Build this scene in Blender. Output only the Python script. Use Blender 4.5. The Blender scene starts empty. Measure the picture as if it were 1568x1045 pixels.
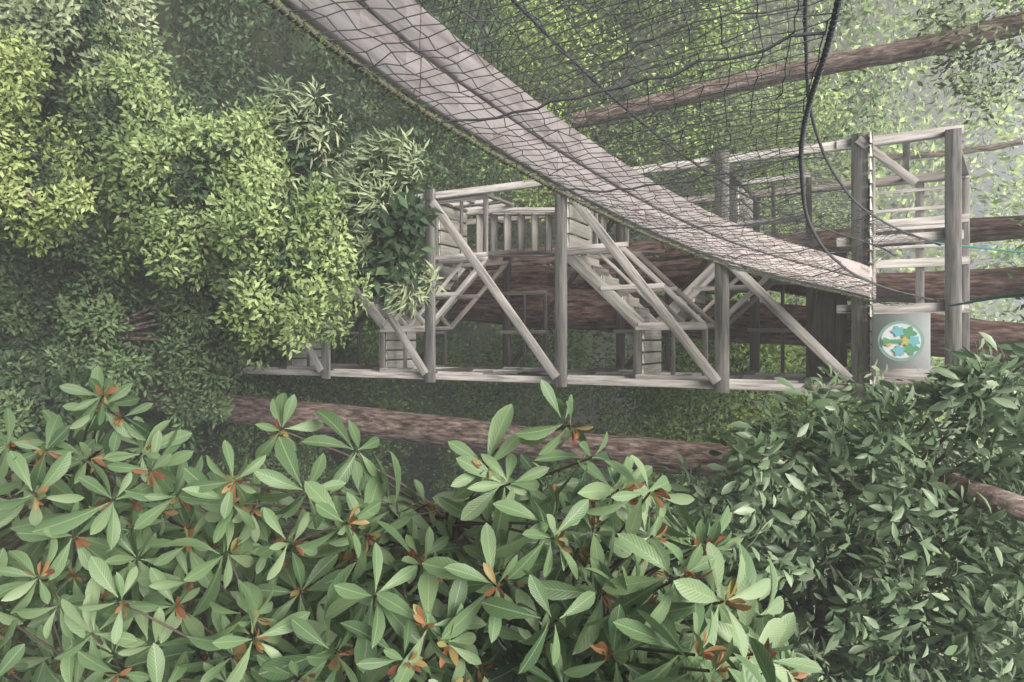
import bpy, math, numpy as np
from mathutils import Matrix, Vector
R=np.random.default_rng(7)
F=1045.0; P=math.radians(28.6); CP,SP=math.cos(P),math.sin(P)
sc=bpy.context.scene
def ray(u,v):
    a=(np.asarray(u,float)-784)/F; b=(np.asarray(v,float)-522)/F
    return np.stack([b+0*a, CP+SP*a+0*b, -SP+CP*a+0*b],-1)
def PY(u,v,Y):
    r=ray(u,v); return r*(np.asarray(Y,float)/r[...,1])[...,None]
def PD(u,v,d): return ray(u,v)*np.asarray(d,float)[...,None]
def nz(a): return a/np.maximum(np.linalg.norm(a,axis=-1,keepdims=True),1e-9)
# ---------- materials
def mat(name):
    m=bpy.data.materials.new(name); m.use_nodes=True
    nt=m.node_tree; b=nt.nodes['Principled BSDF']; return m,nt,b
def ramp(nt,cols,pos=None):
    r=nt.nodes.new('ShaderNodeValToRGB'); e=r.color_ramp.elements
    while len(e)<len(cols): e.new(0.5)
    for i,c in enumerate(cols):
        e[i].position=(pos[i] if pos else i/(len(cols)-1)); e[i].color=(*c,1)
    return r
def leafmat(name,cols,rough=.5,trans=0,veins=False,spec=.4):
    m,nt,b=mat(name); N=nt.nodes; L=nt.links
    at=N.new('ShaderNodeAttribute'); at.attribute_name='tone'
    rp=ramp(nt,cols); L.new(at.outputs['Fac'],rp.inputs[0]); col=rp.outputs[0]
    if veins:
        uv=N.new('ShaderNodeUVMap'); sp=N.new('ShaderNodeSeparateXYZ'); L.new(uv.outputs[0],sp.inputs[0])
        def mt(op,a,b_=None):
            n=N.new('ShaderNodeMath'); n.operation=op
            for i,x in enumerate((a,b_)):
                if x is None: continue
                if isinstance(x,(int,float)): n.inputs[i].default_value=x
                else: L.new(x,n.inputs[i])
            return n.outputs[0]
        ay=mt('ABSOLUTE',mt('SUBTRACT',sp.outputs[1],.5))
        mid=mt('LESS_THAN',ay,.03)
        w=mt('SINE',mt('MULTIPLY',mt('SUBTRACT',sp.outputs[0],mt('MULTIPLY',ay,.5)),80.0))
        vn=mt('MULTIPLY',mt('GREATER_THAN',w,.85),.14)
        fac=mt('MAXIMUM',mt('MULTIPLY',mid,.6),vn)
        mx=N.new('ShaderNodeMix'); mx.data_type='RGBA'
        L.new(fac,mx.inputs[0]); L.new(col,mx.inputs[6]); mx.inputs[7].default_value=(.32,.42,.22,1); col=mx.outputs[2]
        bp=N.new('ShaderNodeBump'); bp.inputs['Strength'].default_value=.2; bp.inputs['Distance'].default_value=.003
        L.new(w,bp.inputs['Height']); L.new(bp.outputs[0],b.inputs['Normal'])
    L.new(col,b.inputs['Base Color']); b.inputs['Roughness'].default_value=rough
    b.inputs['Specular IOR Level'].default_value=spec
    if trans:
        tr=N.new('ShaderNodeBsdfTranslucent'); L.new(col,tr.inputs[0])
        ms=N.new('ShaderNodeMixShader'); ms.inputs[0].default_value=trans
        L.new(b.outputs[0],ms.inputs[1]); L.new(tr.outputs[0],ms.inputs[2])
        L.new(ms.outputs[0],N['Material Output'].inputs[0])
    return m
def noisemat(name,cols,scale=(1,1,1),nscale=5,rough=.85,bump=.4,attr=None,pos=None,detail=8,bd=.02):
    m,nt,b=mat(name); N=nt.nodes; L=nt.links
    if attr:
        c=N.new('ShaderNodeAttribute'); c.attribute_name=attr; src=c.outputs['Vector']
    else:
        c=N.new('ShaderNodeTexCoord'); src=c.outputs['Object']
    mp=N.new('ShaderNodeMapping'); mp.inputs['Scale'].default_value=scale; L.new(src,mp.inputs[0])
    n=N.new('ShaderNodeTexNoise'); n.inputs['Scale'].default_value=nscale; n.inputs['Detail'].default_value=detail; n.inputs['Roughness'].default_value=.65
    L.new(mp.outputs[0],n.inputs[0])
    rp=ramp(nt,cols,pos); L.new(n.outputs[0],rp.inputs[0]); L.new(rp.outputs[0],b.inputs['Base Color'])
    bp=N.new('ShaderNodeBump'); bp.inputs['Strength'].default_value=bump; bp.inputs['Distance'].default_value=bd
    L.new(n.outputs[0],bp.inputs['Height']); L.new(bp.outputs[0],b.inputs['Normal'])
    b.inputs['Roughness'].default_value=rough
    return m
M={}
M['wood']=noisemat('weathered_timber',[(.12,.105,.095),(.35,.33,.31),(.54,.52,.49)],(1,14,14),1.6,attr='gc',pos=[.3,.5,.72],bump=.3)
M['wood_dark']=noisemat('dark_timber',[(.06,.05,.045),(.17,.15,.135),(.28,.255,.23)],(1,12,12),1.6,attr='gc',pos=[.3,.5,.72])  # darker timber tone, used for the back frame
M['deck']=noisemat('deck_board',[(.48,.44,.38),(.72,.68,.6),(.84,.81,.75)],(1,14,14),1.6,attr='gc',pos=[.3,.5,.7],bump=.2)
M['bdeck']=noisemat('walkway_plank',[(.3,.24,.22),(.62,.54,.51),(.78,.71,.67)],(1,12,12),1.5,attr='gc',pos=[.3,.5,.7],bump=.3)
M['bark']=noisemat('reddish_bark',[(.025,.016,.013),(.16,.095,.078),(.36,.25,.215)],(7,7,1.2),2.2,pos=[.36,.5,.66],bump=1,bd=.1)
M['bark2']=noisemat('pale_bark',[(.05,.035,.03),(.24,.165,.14),(.5,.41,.37)],(7,7,1.6),2.2,pos=[.36,.5,.66],bump=1,bd=.1)
M['twig']=noisemat('twig_bark',[(.07,.055,.045),(.18,.14,.11)],(1,1,1),20)
M['net']=noisemat('net_cord',[(.04,.045,.045),(.13,.14,.13)],(1,1,1),8)
M['moss']=noisemat('mossy_rope',[(.06,.06,.045),(.15,.145,.10),(.24,.23,.19)],(1,1,1),30)
M['rope']=noisemat('dark_rope',[(.04,.04,.045),(.16,.16,.17)],(1,1,1),30)
M['teal']=noisemat('teal_rope',[(.02,.14,.13),(.06,.26,.24)],(1,1,1),20)
M['ground']=noisemat('forest_floor',[(.02,.03,.012),(.045,.065,.025),(.09,.08,.05)],(1,1,1),.8,pos=[.35,.5,.7])
M['white']=noisemat('sign_white',[(.62,.66,.68),(.78,.8,.8)],(1,1,1),6,rough=.5,bump=.05)
M['sgreen']=noisemat('sign_green',[(.10,.30,.16),(.16,.4,.22)],(1,1,1),9,rough=.5,bump=.05)
M['sblue']=noisemat('sign_blue',[(.15,.45,.5),(.25,.55,.6)],(1,1,1),9,rough=.5,bump=.05)
M['syel']=noisemat('sign_yellow',[(.5,.42,.1),(.6,.5,.2)],(1,1,1),9,rough=.5,bump=.05)
M['sring']=noisemat('sign_ring',[(.22,.38,.34),(.3,.45,.4)],(1,1,1),9,rough=.5,bump=.05)
M['big']=leafmat('big_leaf',[(.045,.09,.045),(.11,.185,.085),(.18,.275,.13),(.3,.39,.22)],.42,.2,True)
M['bud']=leafmat('new_shoot',[(.18,.055,.035),(.34,.17,.08),(.3,.28,.1)],.5,.2)
M['med']=leafmat('glossy_leaf',[(.05,.09,.05),(.15,.225,.12),(.36,.45,.29)],.36,.25)
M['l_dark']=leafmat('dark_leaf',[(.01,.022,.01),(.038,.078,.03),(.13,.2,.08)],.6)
M['l_mid']=leafmat('mid_leaf',[(.03,.06,.022),(.12,.2,.065),(.3,.42,.16)],.55,.0)
M['l_lite']=leafmat('light_leaf',[(.1,.16,.035),(.29,.43,.1),(.5,.65,.22)],.55)
M['l_bush']=leafmat('bush_leaf',[(.02,.045,.014),(.135,.21,.065),(.4,.51,.21)],.5,.15)
M['l_yel']=leafmat('yellowgreen_leaf',[(.03,.055,.015),(.18,.25,.07),(.44,.52,.2)],.55,.2)
M['l_grey']=leafmat('greygreen_leaf',[(.04,.065,.03),(.15,.205,.10),(.36,.42,.24)],.55)
M['l_haze']=leafmat('far_leaf',[(.2,.32,.1),(.42,.58,.2),(.65,.76,.38)],.7)  # distance haze put into the leaf colour, paler than the nearer greens
# ---------- mesh helpers
def empty(name):
    e=bpy.data.objects.new(name,None); sc.collection.objects.link(e); return e
def mk(name,V,Fc,m,parent=None,tone=None,uv=None,gc=None,smooth=False,fl=None):
    V=np.ascontiguousarray(V,np.float32); me=bpy.data.meshes.new(name)
    if fl is None:
        fl=np.full(len(Fc),Fc.shape[1],np.int32); Fc=Fc.ravel()
    me.vertices.add(len(V)); me.vertices.foreach_set('co',V.ravel())
    me.loops.add(len(Fc)); me.loops.foreach_set('vertex_index',np.ascontiguousarray(Fc,np.int32))
    me.polygons.add(len(fl)); st=np.concatenate([[0],np.cumsum(fl)[:-1]]).astype(np.int32)
    me.polygons.foreach_set('loop_start',st)
    if smooth: me.polygons.foreach_set('use_smooth',np.ones(len(fl),bool))
    me.update(calc_edges=True)
    if tone is not None:
        a=me.attributes.new('tone','FLOAT','POINT'); a.data.foreach_set('value',np.asarray(tone,np.float32))
    if gc is not None:
        a=me.attributes.new('gc','FLOAT_VECTOR','POINT'); a.data.foreach_set('vector',np.asarray(gc,np.float32).ravel())
    if uv is not None:
        l=me.uv_layers.new(name='UVMap'); l.data.foreach_set('uv',np.asarray(uv,np.float32)[Fc].ravel())
    me.materials.append(m)
    o=bpy.data.objects.new(name,me); sc.collection.objects.link(o)
    if parent: o.parent=parent
    return o
def tmpl_small(w=.22):
    V=np.array([[0,0,0],[.45,-w,.05],[1,0,-.08],[.45,w,.05]]); Fc=np.array([[0,1,2],[0,2,3]])
    return V,Fc,np.stack([V[:,0],V[:,1]/(2*w)+.5],1)
def tmpl_prof(t,ww,w,droop,fold=.35):
    t=np.array(t); ww=np.array(ww)*w; V=[];uv=[]
    for i in range(len(t)):
        for s in (-1,0,1):
            V.append([t[i],s*ww[i],abs(s)*ww[i]*fold-droop*t[i]**2]); uv.append([t[i],.5+.5*s*ww[i]/w])
    Fc=[]
    for i in range(len(t)-1):
        for k in range(2):
            a=i*3+k; Fc.append([a,a+1,a+4,a+3])
    return np.array(V),np.array(Fc),np.array(uv)
def leafmesh(name,pos,d,n,ln,tone,T,m,parent=None,smooth=False,wj=0):
    V0,F0,uv0=T; d=nz(d); n=n-(n*d).sum(-1,keepdims=True)*d; n=nz(n); s=np.cross(n,d)
    K=len(V0); Nn=len(pos); ln=np.asarray(ln)[:,None,None]
    wv=(1+wj*R.uniform(-1,1,Nn))[:,None,None]
    curl=(R.uniform(.3,1.8,Nn))[:,None,None]
    V=pos[:,None,:]+ln*(d[:,None,:]*V0[None,:,0:1]+wv*s[:,None,:]*V0[None,:,1:2]+curl*n[:,None,:]*V0[None,:,2:3])
    Fc=(F0[None]+(np.arange(Nn)*K)[:,None,None]).reshape(-1,F0.shape[1])
    return mk(name,V.reshape(-1,3),Fc,m,parent,tone=np.repeat(tone,K),uv=np.tile(uv0,(Nn,1)),smooth=smooth)
TS=tmpl_small(); TN=tmpl_small(.1)
TB=tmpl_prof([0,.12,.3,.5,.68,.84,.94,1.0],[.05,.16,.5,.82,1,.83,.45,.02],.155,.26)
TM=tmpl_prof([0,.25,.6,.85,1],[.06,.65,1,.6,.03],.19,.2)
def foliage(name,cen,rad,nper,ln,m,parent=None,T=TS,tonebase=None,droop=.25,flat=.75,hi=.25,ct=None):
    C=len(cen); rad=np.broadcast_to(rad,(C,))
    cnt=np.maximum(8,(nper*(rad/rad.mean())**2).astype(int))
    rep=np.repeat(np.arange(C),cnt); Nn=len(rep)
    rv=nz(R.normal(size=(Nn,3))); rr=R.random(Nn)**.45
    off=rv*rr[:,None]*rad[rep][:,None]; off[:,2]*=flat
    pos=cen[rep]+off
    d=rv*.8+R.normal(size=(Nn,3))*.5; d[:,2]-=droop
    n=np.array([0,-.35,1.0])+R.normal(size=(Nn,3))*.45+rv*.5
    ctone=(R.normal(.5,.16,C) if tonebase is None else tonebase+R.normal(0,.1,C))
    if ct is not None: ctone=ct
    tone=np.clip(ctone[rep]+R.normal(0,.12,Nn)+hi*rv[:,2]*rr,0,1)  # hi paints top light into tone: upper leaves of a clump lighter
    L=ln*R.uniform(.55,1.35,Nn)
    return leafmesh(name,pos,d,n,L,tone,T,m,parent)
def tube(pts,rad,sides=8,jit=0,ridge=0):
    pts=np.asarray(pts,float); n=len(pts); rad=np.broadcast_to(rad,(n,))
    t=nz(np.gradient(pts,axis=0)); ref=np.array([1,0,0.]) if abs(t[0,0])<.8 else np.array([0,1.,0])
    a=nz(np.cross(t,ref)); b=np.cross(t,a)
    th=np.arange(sides)*2*math.pi/sides
    rr=rad[:,None]*(1+jit*R.normal(size=(n,sides)))
    if ridge:
        k=np.arange(n)[:,None]; rr=rr*(1+ridge*(np.sin(5*th[None]+.06*k)+.7*np.sin(9*th[None]-.1*k+1)+.6*np.sin(2*th[None]+.13*k)))
    V=pts[:,None]+rr[...,None]*(np.cos(th)[None,:,None]*a[:,None]+np.sin(th)[None,:,None]*b[:,None])
    i=np.arange(n-1)[:,None]*sides; j=np.arange(sides)[None]; j2=(j+1)%sides
    Fc=np.stack([i+j,i+j2,i+sides+j2,i+sides+j],-1).reshape(-1,4)
    return V.reshape(-1,3),Fc
def merge(parts):
    Vs=[];Fs=[];o=0
    for V,Fc in parts: Vs.append(V);Fs.append(Fc+o);o+=len(V)
    return np.concatenate(Vs),np.concatenate(Fs)
def smoothpts(p,n=40):
    p=np.asarray(p,float); s=np.r_[0,np.cumsum(np.linalg.norm(np.diff(p,axis=0),axis=1))]; s/=s[-1]
    out=[]; tt=np.linspace(0,1,n)
    m=np.gradient(p,s,axis=0)
    for t in tt:
        i=min(np.searchsorted(s,t,side='right')-1,len(p)-2); h=s[i+1]-s[i]; q=(t-s[i])/h
        out.append((2*q**3-3*q**2+1)*p[i]+(q**3-2*q*q+q)*h*m[i]+(-2*q**3+3*q*q)*p[i+1]+(q**3-q*q)*h*m[i+1])
    return np.array(out)
def segs(A,B,r):
    t=nz(B-A); ref=np.where(np.abs(t[:,2:3])>.8,np.array([[1,0,0.]]),np.array([[0,0,1.]]))
    a=nz(np.cross(t,ref)); b=np.cross(t,a); V=[]
    for X in (A,B):
        for k in range(3):
            th=k*2*math.pi/3; V.append(X+r*(math.cos(th)*a+math.sin(th)*b))
    V=np.stack(V,1); F0=np.array([[0,1,4,3],[1,2,5,4],[2,0,3,5]])
    return V.reshape(-1,3),(F0[None]+(np.arange(len(A))*6)[:,None,None]).reshape(-1,4)
class Beams:
    def __init__(s): s.V=[];s.F=[];s.G=[];s.n=0
    def add(s,p,q,w,h,up=(0,0,1)):
        p=np.array(p,float);q=np.array(q,float);L=np.linalg.norm(q-p);t=(q-p)/L
        up=np.array(up,float)
        if abs(t@up)>.95: up=np.array([0,1.,0])
        a=nz(np.cross(t,up)); b=np.cross(a,t)
        w+=R.uniform(0,.004);h+=R.uniform(0,.004);c=.008
        prof=[(-w/2+c,-h/2),(w/2-c,-h/2),(w/2,-h/2+c),(w/2,h/2-c),(w/2-c,h/2),(-w/2+c,h/2),(-w/2,h/2-c),(-w/2,-h/2+c)]
        o=R.uniform(0,50,3)
        for e,X in ((0,p),(L,q)):
            for x,y in prof:
                s.V.append(X+a*x+b*y); s.G.append(o+np.array([e,x,y]))
        n=s.n
        for k in range(8): s.F.append([n+k,n+(k+1)%8,n+8+(k+1)%8,n+8+k])
        for off in (0,8):
            s.F.append([n+off+0,n+off+1,n+off+2,n+off+3]); s.F.append([n+off+0,n+off+3,n+off+4,n+off+7]); s.F.append([n+off+4,n+off+5,n+off+6,n+off+7])
        s.n+=16
    def make(s,name,m,parent): 
        return mk(name,np.array(s.V),np.array(s.F),m,parent,gc=np.array(s.G))
# ---------- world, sun, camera
w=bpy.data.worlds.new('World'); sc.world=w; w.use_nodes=True
sk=w.node_tree.nodes.new('ShaderNodeTexSky'); sk.sky_type='NISHITA'; sk.sun_disc=False
el,az=58,215
sk.sun_elevation=math.radians(el); sk.sun_rotation=math.radians(az); sk.dust_density=6; sk.air_density=1.0
w.node_tree.links.new(sk.outputs[0],w.node_tree.nodes['Background'].inputs[0]); w.node_tree.nodes['Background'].inputs[1].default_value=.15
sl=bpy.data.lights.new('sun','SUN'); sl.energy=5.0; sl.angle=math.radians(30); sl.color=(1,.98,.92)
so=bpy.data.objects.new('sun',sl); sc.collection.objects.link(so)
sd=np.array([math.cos(math.radians(el))*math.sin(math.radians(az)),math.cos(math.radians(el))*math.cos(math.radians(az)),math.sin(math.radians(el))])
so.rotation_euler=Vector(sd).to_track_quat('Z','Y').to_euler()
cam=bpy.data.cameras.new('camera'); co=bpy.data.objects.new('camera',cam); sc.collection.objects.link(co); sc.camera=co
cam.sensor_width=36; cam.lens=24.0; cam.clip_end=2000; cam.clip_start=.05
co.matrix_world=Matrix(((0,-1,0,0),(SP,0,-CP,0),(CP,0,SP,0),(0,0,0,1)))
sc.view_settings.view_transform='Standard'; sc.view_settings.look='None'; sc.view_settings.exposure=0
# ---------- valley mist: real thin scattering air, thicker further up the valley
def mist(dens,x0,x1,y0,y1,z0,z1):
    me=bpy.data.meshes.new('valley_mist')
    me.from_pydata([(x,y,z) for x in (x0,x1) for y in (y0,y1) for z in (z0,z1)],[],[(0,1,3,2),(4,6,7,5),(0,4,5,1),(2,3,7,6),(0,2,6,4),(1,5,7,3)])
    o=bpy.data.objects.new('valley_mist',me); sc.collection.objects.link(o)
    mm=bpy.data.materials.new('mist'); mm.use_nodes=True; nt=mm.node_tree; nt.nodes.remove(nt.nodes['Principled BSDF'])
    vs=nt.nodes.new('ShaderNodeVolumeScatter'); vs.inputs['Density'].default_value=dens; vs.inputs['Color'].default_value=(.98,1,.98,1)
    nt.links.new(vs.outputs[0],nt.nodes['Material Output'].inputs['Volume']); me.materials.append(mm)
mist(.006,-45,45,-6,16.9,-20,14)
mist(.024,-45,45,17,75,-20,14)
# ---------- ground
def gh(x,y):
    s=np.clip((y-18)/75,0,1); s=s*s*(3-2*s)
    return -16+22*s+.5*np.sin(x*.35+y*.2)+.4*np.sin(x*.13-y*.41)
g=np.linspace(-1,1,161); g=np.sign(g)*np.abs(g)**1.8*400; X,Y=np.meshgrid(g,g+5)
V=np.stack([X,Y,gh(X,Y)],-1).reshape(-1,3); n=161; i=np.arange(n-1)
a=(i[:,None]*n+i[None]).ravel(); mk('ground',V,np.stack([a,a+1,a+n+1,a+n],1),M['ground'],smooth=True)
# ---------- canopy tower
tw=empty('canopy_walkway_tower'); B=Beams(); D=Beams(); K=Beams()
xl,xr,yf,yb=-2.58,.63,10.0,12.6
FL=[-14.4,-12.0,-9.52,-7.05,-4.515,-2.016]
for x in (xl,xr):
    B.add((x,yf,-16.5),(x,yf,.8),.11,.11); K.add((x,yb,-16.5),(x,yb,1.1),.12,.12)
for z in FL+[-.28]:
    B.add((xl-.1,yf-.09,z),(xr+.1,yf-.09,z),.07,.19)
    K.add((xl,yb+.1,z),(xr,yb+.1,z),.07,.16)
    for x in (xl+.09,xr-.09): K.add((x,yf,z-.02),(x,yb,z-.02),.06,.14)
for z0,z1 in zip(FL[:-1],FL[1:]):
    B.add((xl+.15,yf-.16,z0+.1),(xr-.05,yf-.16,z1-.05),.06,.14)
    K.add((xr-.02,yf+.1,z1-.1),(xr-.02,yb-.1,z0+.1),.05,.1)
    K.add((xl+.1,yb+.16,z1-.1),(xr-.1,yb+.16,z0+.1),.05,.1)
B.add((-1.15,yf-.16,-1.95),(.5,yf-.16,-.4),.06,.13)
def landing(x0,x1,y0,y1,z,nb):
    wd=(x1-x0)/nb
    for k in range(nb): D.add((x0+wd*(k+.5),y0,z),(x0+wd*(k+.5),y1,z),wd-.03,.035)
    B.add((x0,y0-.03,z-.09),(x1,y0-.03,z-.09),.04,.13); K.add((x0,y1,z-.09),(x1,y1,z-.09),.04,.13)
def rail(p,q,h=1.0,posts=3,mid=True,Q=None):
    Q=Q or B
    p=np.array(p,float);q=np.array(q,float)
    Q.add(p+[0,0,h],q+[0,0,h],.05,.08)
    if mid: Q.add(p+[0,0,h*.5],q+[0,0,h*.5],.04,.06)
    for k in range(posts):
        c=p+(q-p)*k/(posts-1); Q.add(c-[0,0,.1],c+[0,0,h+.03],.07,.07)
def flight(p,q,wd,axis,nt):
    p=np.array(p,float);q=np.array(q,float)
    off=np.array([0,wd/2,0]) if axis=='x' else np.array([wd/2,0,0])
    for s in (-1,1): B.add(p+s*off-[0,0,.08],q+s*off-[0,0,.08],.045,.2)
    for k in range(1,nt):
        c=p+(q-p)*k/nt; (D if k%2 else B).add(c-off*.97,c+off*.97,.24,.04)
    for s in (-1,1):
        rail(p+s*off,q+s*off,.9,3,Q=(B if s<0 else K))
zR1,zR2,zR0=-8.3,-3.27,-10.75
for z,L in ((zR1,1),(zR2,1),(zR0,1)):
    landing(-.2,.55,10.25,11.15,z,4); rail((.55,10.2,z),(.55,11.15,z),1,2); rail((-.2,10.2,z),(.55,10.2,z),.95,2)
for z in (-9.52,-7.05,-4.515): 
    landing(-2.5,-1.5,10.2,11.1,z,4); rail((-2.5,10.15,z),(-1.5,10.15,z),1,2); rail((-2.52,10.1,z),(-2.52,11.1,z),1,3)
flight((-.25,10.7,zR1),(-1.45,10.7,-7.05),.75,'x',7)
flight((-1.45,10.7,-9.52),(-.25,10.7,zR1),.75,'x',7)
flight((-.25,10.7,zR0),(-1.45,10.7,-9.52),.75,'x',7)
flight((-1.45,10.7,-4.515),(-.25,10.7,zR2),.75,'x',7)
flight((-.25,11.6,zR2),(-1.45,11.6,-2.016),.75,'x',7)
flight((-2.05,11.1,-7.05),(-2.05,12.5,-4.515),.8,'y',11)
landing(-2.5,-1.2,11.2,12.4,-2.016,5); rail((-2.5,11.2,-2.0),(-1.2,11.2,-2.0),1,3)
for z in FL[1:]:
    rail((xr-.05,yf+.1,z),(xr-.05,yb-.1,z),.95,3)
    rail((-1.0,yb,z),(xr,yb,z),.95,3,Q=K)
zt=-.25
for k in range(20):
    x=xl-.1+ (xr-xl+.2)*(k+.5)/20; D.add((x,yf-.2,zt+.11),(x,yb+.2,zt+.11),.15,.035)
B.add((xl,yf-.1,.74),(xr-.05,yf-.1,.74),.09,.17)
B.add((xl-.2,yb+.1,1.1),(xr-.1,yb+.1,1.1),.1,.12); B.add((xl,yb+.08,.5),(xr,yb+.08,.5),.05,.12)
for x in (-2.58,-1.9,-1.25,-.5): B.add((x,yb+.05,zt-.2),(x,yb+.05,1.15),.12,.12)
for x in (-2.58,-1.3,-.42,.4): B.add((x,yf-.02,zt-.3),(x,yf-.02,.85),.11,.11)
B.add((xl,yf,.72),(xl,yb,1.1),.06,.1); B.add((xl,yf,.25),(xl,yb,.3),.05,.08); B.add((xr,yf,.72),(xr,yb,1.1),.06,.1)
B.add((xl-.02,yf-.14,-.3),(xl+.6,yf-.05,.35),.05,.1)
for k in range(5): B.add((-2.4+.3*k,yb,zt),(-2.4+.3*k,yb,1.0),.05,.05)
K.add((-1.2,10.4,-.7),(.5,10.4,-.7),.3,.5)
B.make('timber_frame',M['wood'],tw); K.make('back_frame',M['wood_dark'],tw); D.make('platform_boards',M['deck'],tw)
# ---------- sign
sg=empty('tree_logo_sign'); S=Beams()
cx,cz,ys=.0,.18,9.72
S.add((cx-.34,ys,cz),(cx+.34,ys,cz),.03,.62); S.make('board',M['white'],sg)
def poly(name,pts,m,dy):
    pts=np.array(pts); V=np.array([[cx+p[0],ys-.02-dy,cz+p[1]] for p in pts]); 
    return mk(name,V,np.arange(len(pts)),m,sg,fl=np.array([len(pts)],np.int32))
th=np.linspace(0,2*math.pi,49)[:-1]
poly('ring',[(.25*math.cos(t),.25*math.sin(t)) for t in th],M['sring'],0)
poly('disc',[(.215*math.cos(t),.215*math.sin(t)) for t in th],M['white'],.004)
for k,(a,b,r,m_) in enumerate([(-.09,.08,.08,'sgreen'),(.08,.1,.085,'sgreen'),(0,.14,.06,'sblue'),(-.12,-.03,.06,'sblue'),(.12,-.02,.06,'sblue'),(0,.04,.05,'syel'),(.03,-.13,.035,'syel')]):
    poly('crown_%d'%k,[(a+r*(1+.2*math.sin(5*t+k))*math.cos(t),b+r*(1+.2*math.sin(5*t+k))*math.sin(t)) for t in th],M[m_],.008+.002*k)
poly('trunk',[(-.05,-.19),(-.02,-.12),(-.02,.02),(.02,.02),(.02,-.12),(.06,-.19)],M['sgreen'],.026)
# ---------- rope bridge
br=empty('rope_net_bridge')
yy=np.linspace(-3,10.1,260)
def sm(a,k=10):
    p=np.pad(a,k,mode='reflect',reflect_type='odd'); return np.convolve(p,np.ones(2*k+1)/(2*k+1),'same')[k:-k]
zlo=sm(np.interp(yy,[-4,0,1.4,2.13,3.58,5,6.48,7.74,9.0,9.9],[-1.0,-1.43,-1.57,-1.68,-1.67,-1.56,-1.32,-.94,-.42,-.1]))
zhi=sm(np.interp(yy,[-4,0,2.1,3.15,4.77,6,7.46,8.8,9.9,10.4],[.5,.08,-.09,-.32,-.45,-.43,-.28,.06,.52,.72]))
xx=-.52-.057*(9.8-yy)
def cable(x,z,r,hr=.28):
    p=np.stack([x,yy,z],1); V=tube(p,r,8)
    s=np.linspace(0,len(yy)-1,3400); q=np.stack([np.interp(s,np.arange(len(yy)),p[:,k]) for k in range(3)],1)
    ph=np.arange(len(s))*2*math.pi/9+np.cumsum(R.normal(0,.05,len(s)))
    q[:,0]+=np.cos(ph)*r*1.1; q[:,2]+=np.sin(ph)*r*1.1
    return [V,tube(q,r*hr,4)]
V,Fc=merge(cable(xx,zlo,.011)); mk('foot_cable',V,Fc,M['moss'],br)
s=R.uniform(10,259,2600); mp=np.stack([np.interp(s,np.arange(260),a) for a in (xx,yy,zlo)],1)+R.normal(0,.012,(2600,3))
leafmesh('cable_moss',mp,R.normal(size=(2600,3))+[0,0,-.5],R.normal(size=(2600,3)),R.uniform(.01,.04,2600),R.random(2600)*.6,TN,M['l_yel'],br)
V,Fc=merge(cable(xx,zhi,.009)+cable(xx-.7,zhi+.02,.009)+cable(xx-.6,zlo+.22,.008)); mk('hand_cables',V,Fc,M['rope'],br)
def netside(lowx,lowz,hix,hiz,bul,rows=17):
    yc=np.arange(-1.5,9.95,.068); c=len(yc); t=np.linspace(0,1,rows)
    f=lambda a:np.interp(yc,yy,a)
    LX,LZ,HX,HZ=f(lowx),f(lowz),f(hix),f(hiz)
    Pn=np.zeros((c,rows,3)); T=t[None]
    Pn[:,:,0]=LX[:,None]*(1-T)+HX[:,None]*T+bul*np.sin(math.pi*T)*(1+.4*np.sin(yc*2.1))[:,None]
    Pn[:,:,2]=LZ[:,None]*(1-T)+HZ[:,None]*T-.05*np.sin(math.pi*T)*np.abs(np.sin(yc*2.6))[:,None]
    Pn[:,:,1]=yc[:,None]+.05*np.sin(yc*1.7)[:,None]*T+.06*np.sin(T*3+yc[:,None]*.8)
    Pn+=R.normal(0,.007,Pn.shape)
    A=np.concatenate([Pn[:-1].reshape(-1,3),Pn[:,:-1].reshape(-1,3)]); Bq=np.concatenate([Pn[1:].reshape(-1,3),Pn[:,1:].reshape(-1,3)])
    vert=[]
    for k in range(6,c,17): vert.append(tube(Pn[k]+[.004,0,0],.0042,5))
    return segs(A,Bq,.0024),vert
n1,v1=netside(xx,zlo,xx,zhi,.05); n2,v2=netside(xx-.6,zlo+.22,xx-.7,zhi+.02,-.06,15); n3,v3=netside(xx-.42,zlo-.02,xx-.6,zlo+.22,0,5)
V,Fc=merge([n1,n2,n3]); mk('net',V,Fc,M['net'],br)
V,Fc=merge(v1+v2); mk('net_ties',V,Fc,M['rope'],br)
Bd=Beams()
for k in range(0,len(yy)-1,26):
    k2=min(k+26,len(yy)-1); sub=list(range(k,k2,6))+[k2]
    for a,b in zip(sub[:-1],sub[1:]):
        for off in (-.13,-.33):
            Bd.add((xx[a]+off,yy[a]+(.006 if a==k else 0),zlo[a]-.01),(xx[b]+off,yy[b],zlo[b]-.01),.185,.035)
    Bd.add((xx[k]-.05,yy[k],zlo[k]-.07),(xx[k]-.41,yy[k],zlo[k]-.07),.07,.05)
Bd.make('walkway_planks',M['bdeck'],br)
gr=empty('guy_rope')
for k,(p,q) in enumerate([((1455,468,9.8),(1700,430,6)),((1330,360,10),(1700,400,14))]):
    p=PY(*p);q=PY(*q); V,Fc=tube(smoothpts([p,(p+q)/2-[0,0,.05],q],12),.014,6); mk('rope_%d'%k,V,Fc,M['teal'],gr)
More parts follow.
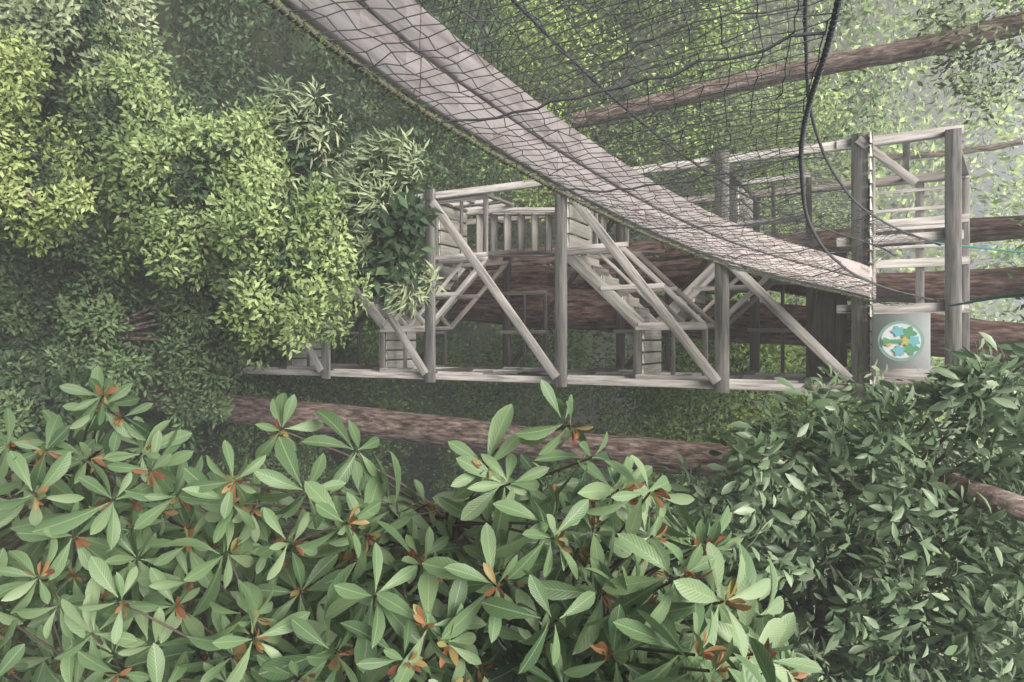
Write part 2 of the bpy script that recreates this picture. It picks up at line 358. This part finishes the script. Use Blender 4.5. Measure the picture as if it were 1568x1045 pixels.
# ---------- trees
def trunk(pl,r0,r1,m,parent,name='trunk',sides=32,jit=.012,ridge=.03):
    p=smoothpts([PY(*q) if len(q)==3 else np.array(q[:3]) for q in pl],90)
    p+=np.cumsum(R.normal(0,.004,p.shape),0)
    V,Fc=tube(p,np.linspace(r0,r1,90)*(1+.03*np.sin(np.arange(90)*.5)),sides,jit,ridge); return mk(name,V,Fc,m,parent,smooth=True)
def addcrown(parent,cs,r,n,ln,m,T=TS,name='crown'):
    return foliage(name,np.array(cs),r,n,ln,m,parent,T)
def ell(u,v,Y,rx,ry,rz,n,lo=.6):
    c=PY(u,v,Y); d=nz(R.normal(size=(n,3))); return c+d*np.array([rx,ry,rz])*R.uniform(lo,1.05,(n,1))
t=empty('rainforest_tree'); 
trunk([(430,440,13.2),(560,448,13.2),(750,462,13.2),(950,474,13.2),(1150,490,13.2),(1330,500,13.2),(1600,525,13.2)],.54,.32,M['bark'],t)
addcrown(t,ell(1800,520,13.5,3,2,2,50),.6,60,.14,M['l_mid'])
t=empty('rainforest_tree')
trunk([(600,462,13.9),(780,432,13.7),(950,424,13.6),(1100,414,13.6),(1350,440,13.6),(1620,430,13.6)],.36,.24,M['bark'],t)
addcrown(t,ell(1820,400,14,3,2,2,50),.6,60,.14,M['l_mid'])
t=empty('rainforest_tree')
trunk([(700,400,16),(1100,380,16),(1400,362,16),(1620,345,16)],.3,.22,M['bark'],t)
addcrown(t,ell(1820,340,16,3,2,2,40),.6,60,.14,M['l_mid'])
t=empty('rainforest_tree')
trunk([(40,560,9.2),(250,610,9.6),(450,636,9.9),(700,664,10),(900,690,10),(1150,712,10),(1400,740,10),(1650,795,10)],.32,.23,M['bark2'],t)
addcrown(t,ell(1840,820,10,2,2,1.5,40),.6,60,.14,M['l_mid'])
t=empty('rainforest_tree')
trunk([(880,185,14.5),(1050,146,14.5),(1250,103,14.5),(1400,75,14.5),(1640,15,14.5)],.18,.19,M['bark2'],t)
addcrown(t,np.concatenate([ell(1500,40,14.2,1.6,1.0,.8,22),ell(1760,0,14.5,3,2,2,40)]),.5,60,.13,M['l_grey'])
dt=empty('distant_tree_trunks')
for (u0,v0,u1,v1,Y_,r_) in [(780,640,1200,690,17.5,.1),(700,560,1300,575,17,.08),(1350,240,1650,205,22,.1),(980,600,1080,560,15.5,.06)]:
    trunk([(u0,v0,Y_),((u0+u1)/2,(v0+v1)/2+8,Y_),(u1,v1,Y_)],r_,r_*.7,M['bark2'],dt,'trunk',8)
def tree(name,els,r,n,ln,m,T=TS,droop=.25,core=True,hi=.32,nlobe=12,tb=.45):
    e=empty(name); cs=[];ct=[]
    for q in els:
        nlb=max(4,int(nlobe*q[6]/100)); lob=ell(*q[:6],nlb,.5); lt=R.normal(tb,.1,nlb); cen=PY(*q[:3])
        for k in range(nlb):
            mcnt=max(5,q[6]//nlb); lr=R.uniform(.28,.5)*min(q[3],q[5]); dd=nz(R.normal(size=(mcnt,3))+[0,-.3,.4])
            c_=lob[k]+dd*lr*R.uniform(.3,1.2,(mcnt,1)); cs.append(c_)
            ct.append(lt[k]+.19*dd[:,2]+.16*(c_[:,2]-cen[2])/q[5]+R.normal(0,.08,mcnt))  # light from above painted into tone: lobe and crown tops lighter, undersides darker
    cs=np.concatenate(cs); ct=np.concatenate(ct); rad=r*R.uniform(.4,1.4,len(cs))
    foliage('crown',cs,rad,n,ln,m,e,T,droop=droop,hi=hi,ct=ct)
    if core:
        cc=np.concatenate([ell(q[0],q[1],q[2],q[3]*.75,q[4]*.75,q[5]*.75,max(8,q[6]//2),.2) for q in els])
        foliage('inner_leaves',cc,r*1.1,60,ln*1.2,M['l_dark'],e,TS,tonebase=.2)  # inner shade put into the colour: core leaves use the dark material
    c=cs.mean(0); base=np.array([c[0],c[1]+.5,-16.5]); parts=[tube(smoothpts([base,base*.5+c*.5+[.2,0,0],c],12),np.linspace(.16,.07,12),8)]
    for k in R.choice(len(cs),min(24,len(cs)),replace=False):
        parts.append(tube(smoothpts([c-[0,0,.8],(c+cs[k])/2-[0,0,.2],cs[k]],6),np.linspace(.05,.012,6),5))
    V,Fc=merge(parts); mk('trunk_and_limbs',V,Fc,M['bark2'],e,smooth=True); return e
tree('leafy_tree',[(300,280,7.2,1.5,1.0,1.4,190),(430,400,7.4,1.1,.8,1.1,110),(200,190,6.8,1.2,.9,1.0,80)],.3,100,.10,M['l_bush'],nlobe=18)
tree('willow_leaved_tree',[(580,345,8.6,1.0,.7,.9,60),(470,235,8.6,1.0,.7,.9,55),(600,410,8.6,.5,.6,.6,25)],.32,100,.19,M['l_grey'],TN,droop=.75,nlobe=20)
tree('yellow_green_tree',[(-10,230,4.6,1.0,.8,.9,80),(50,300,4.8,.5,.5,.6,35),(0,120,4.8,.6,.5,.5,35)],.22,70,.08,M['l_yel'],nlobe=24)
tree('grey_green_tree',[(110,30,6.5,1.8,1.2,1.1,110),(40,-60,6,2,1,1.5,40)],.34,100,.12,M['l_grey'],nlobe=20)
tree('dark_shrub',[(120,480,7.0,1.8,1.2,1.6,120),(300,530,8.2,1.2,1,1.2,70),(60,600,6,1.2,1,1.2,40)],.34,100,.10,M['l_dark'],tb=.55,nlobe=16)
def bg(name,u0,u1,v0,v1,Y0,Y1,n,r,npr,ln,m,tb=None):
    u=R.uniform(u0,u1,n);v=R.uniform(v0,v1,n);Yv=R.uniform(Y0,Y1,n)
    rr=ray(u,v); lim=np.where(rr[:,2]<0,15.3/np.maximum(-rr[:,2]/rr[:,1],1e-3),1e9)
    Yv=np.minimum(Yv,lim*R.uniform(.86,1,n)); return foliage(name,PY(u,v,Yv),r*R.uniform(.5,1.3,n),npr,ln,m,None,TS,tonebase=tb)
bg('background_forest',-300,1150,-500,1500,15.5,22,1300,1.0,90,.17,M['l_dark'])
bg('background_forest',300,760,-80,290,12.0,15,300,.6,80,.13,M['l_dark'],.38)
bg('background_forest',350,1150,430,740,13.8,17,330,.6,100,.11,M['l_mid'],.55)
bg('background_forest',550,1350,-500,1500,17,24,500,1.0,110,.17,M['l_mid'])
bg('background_forest',650,1250,-200,330,15,19,230,.8,110,.13,M['l_lite'])
bg('background_forest',980,1400,470,720,15,20,230,.8,110,.13,M['l_lite'])
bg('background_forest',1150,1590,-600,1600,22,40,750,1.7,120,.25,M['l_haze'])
# ---------- big leaf tree
bt=empty('big_leaf_tree')
ub=[-300,0,100,150,300,430,560,700,790,860,930,1000,1060,1100,1180,1210,1230]
vb=[690,660,640,610,700,700,725,750,730,715,720,750,775,815,885,975,1150]
W=[];
for layer,(sp,dd) in enumerate([(72,0),(62,.7),(56,1.5)]):
    gu,gv=np.meshgrid(np.arange(-250,1240,sp),np.arange(560,1400,sp)); u=gu.ravel()+R.uniform(-.5,.5,gu.size)*sp; v=gv.ravel()+R.uniform(-.5,.5,gu.size)*sp
    k=v>np.interp(u,ub,vb)+(10 if layer==0 else 25); u,v=u[k],v[k]
    d=np.interp(u,[0,600,1200],[4.5,3.6,2.9])-np.clip((v-650)/400,0,1.5)*.45+dd+R.uniform(-.3,.5,len(u))
    W.append(PD(u,v,d))
W.append(PD(np.array([160.,185,70,430,875,910,745,785,1000,550]),np.array([605.,640,690,660,655,700,715,740,755,690]),np.array([4.2,4.3,4.3,4.2,3.3,3.3,3.5,3.4,3.1,4.])))
W=np.concatenate(W); nW=len(W)
ax=nz(np.array([-.15,-.35,1.0])+R.normal(size=(nW,3))*.34)
nl=10; rep=np.repeat(np.arange(nW),nl); kk=np.tile(np.arange(nl),nW)
a1=nz(np.cross(ax,[0,1,.1])); a2=np.cross(ax,a1)
ph=kk*2.4+R.uniform(0,6.28,nW)[rep]+R.normal(0,.3,len(rep)); el_=np.interp(kk,[0,nl-1],[-.8,.75])+R.normal(0,.2,len(rep))
d=(np.cos(ph)[:,None]*a1[rep]+np.sin(ph)[:,None]*a2[rep])*np.cos(el_)[:,None]+ax[rep]*np.sin(el_)[:,None]
nn=ax[rep]*1.0+R.normal(size=d.shape)*.33 - d*np.sin(el_)[:,None]*.3
L=R.uniform(.22,.37,len(rep))*np.interp(kk,[0,nl-1],[1.08,.6])*R.uniform(.75,1.12,nW)[rep]
pos=W[rep]-ax[rep]*(.08*(nl-kk)/nl)[:,None]+d*.015
tone=np.clip(R.normal(.5,.15,nW)[rep]+R.normal(0,.14,len(rep))+kk*.02-.05,0,1)
keep=R.random(len(rep))<.9
leafmesh('leaves',pos[keep],d[keep],nn[keep],L[keep],tone[keep],TB,M['big'],bt,True,.15)
nb=6; rep=np.repeat(np.arange(nW),nb); sel=R.random(nW)[rep]<.75; rep=rep[sel]
d=ax[rep]+R.normal(size=(len(rep),3))*.55
leafmesh('new_shoots',W[rep],d,R.normal(size=d.shape),R.uniform(.05,.12,len(rep)),R.random(len(rep)),TB,M['bud'],bt,True)
hub=W[R.choice(nW,26,replace=False)]+[.35,1.0,-.9]
root=np.array([1.8,4.2,-16.5]); fork=np.array([1.6,4.2,-5.5]); parts=[tube(smoothpts([root,(root+fork)/2+[.2,.1,0],fork],20),np.linspace(.22,.13,20),10)]
for h in hub: parts.append(tube(smoothpts([fork-[0,0,R.uniform(0,2)],(fork+h)/2-[0,0,.3],h],10),np.linspace(.06,.022,10),6))
for i in range(nW):
    h=hub[np.argmin(np.linalg.norm(hub-W[i],axis=1))]
    parts.append(tube(smoothpts([h,(h+W[i])/2-ax[i]*.25,W[i]-ax[i]*.02],7),np.linspace(.014,.006,7),5))
V,Fc=merge(parts); mk('trunk_and_branches',V,Fc,M['twig'],bt,smooth=True)
# ---------- glossy leaved tree on the right
gt=empty('glossy_leaved_tree')
n=1250; u=R.uniform(1030,1750,n); v=R.uniform(480,1300,n)
k=v>np.interp(u,[1030,1080,1150,1230,1300,1400,1500,1570,1750],[740,680,640,600,560,580,540,520,500])+20
u,v=u[k],v[k]; dd=R.uniform(4.6,7.4,len(u)); cs=PD(u,v,dd)
foliage('crown',cs,.2*R.uniform(.5,1.3,len(cs)),22,.13,M['med'],gt,TM,droop=.2,hi=.3)
fork=PD(1250.,1000.,8.0); parts=[tube(smoothpts([[fork[0],fork[1],-16.5],fork],10),np.linspace(.2,.12,10),8)]
for k in R.choice(len(cs),60,replace=False): parts.append(tube(smoothpts([fork,(fork+cs[k])/2+[0,.4,-.3],cs[k]+[0,.1,-.05]],8),np.linspace(.045,.008,8),5))
V,Fc=merge(parts); mk('trunk_and_limbs',V,Fc,M['twig'],gt,smooth=True)
V,Fc=tube(smoothpts([PD(1430.,740.,5.6),PD(1500.,757.,4.8),PD(1570.,780.,4.6),PD(1700.,820.,4.7)],16),np.linspace(.09,.08,16),12,.05); mk('fork_limb',V,Fc,M['bark2'],gt,smooth=True)
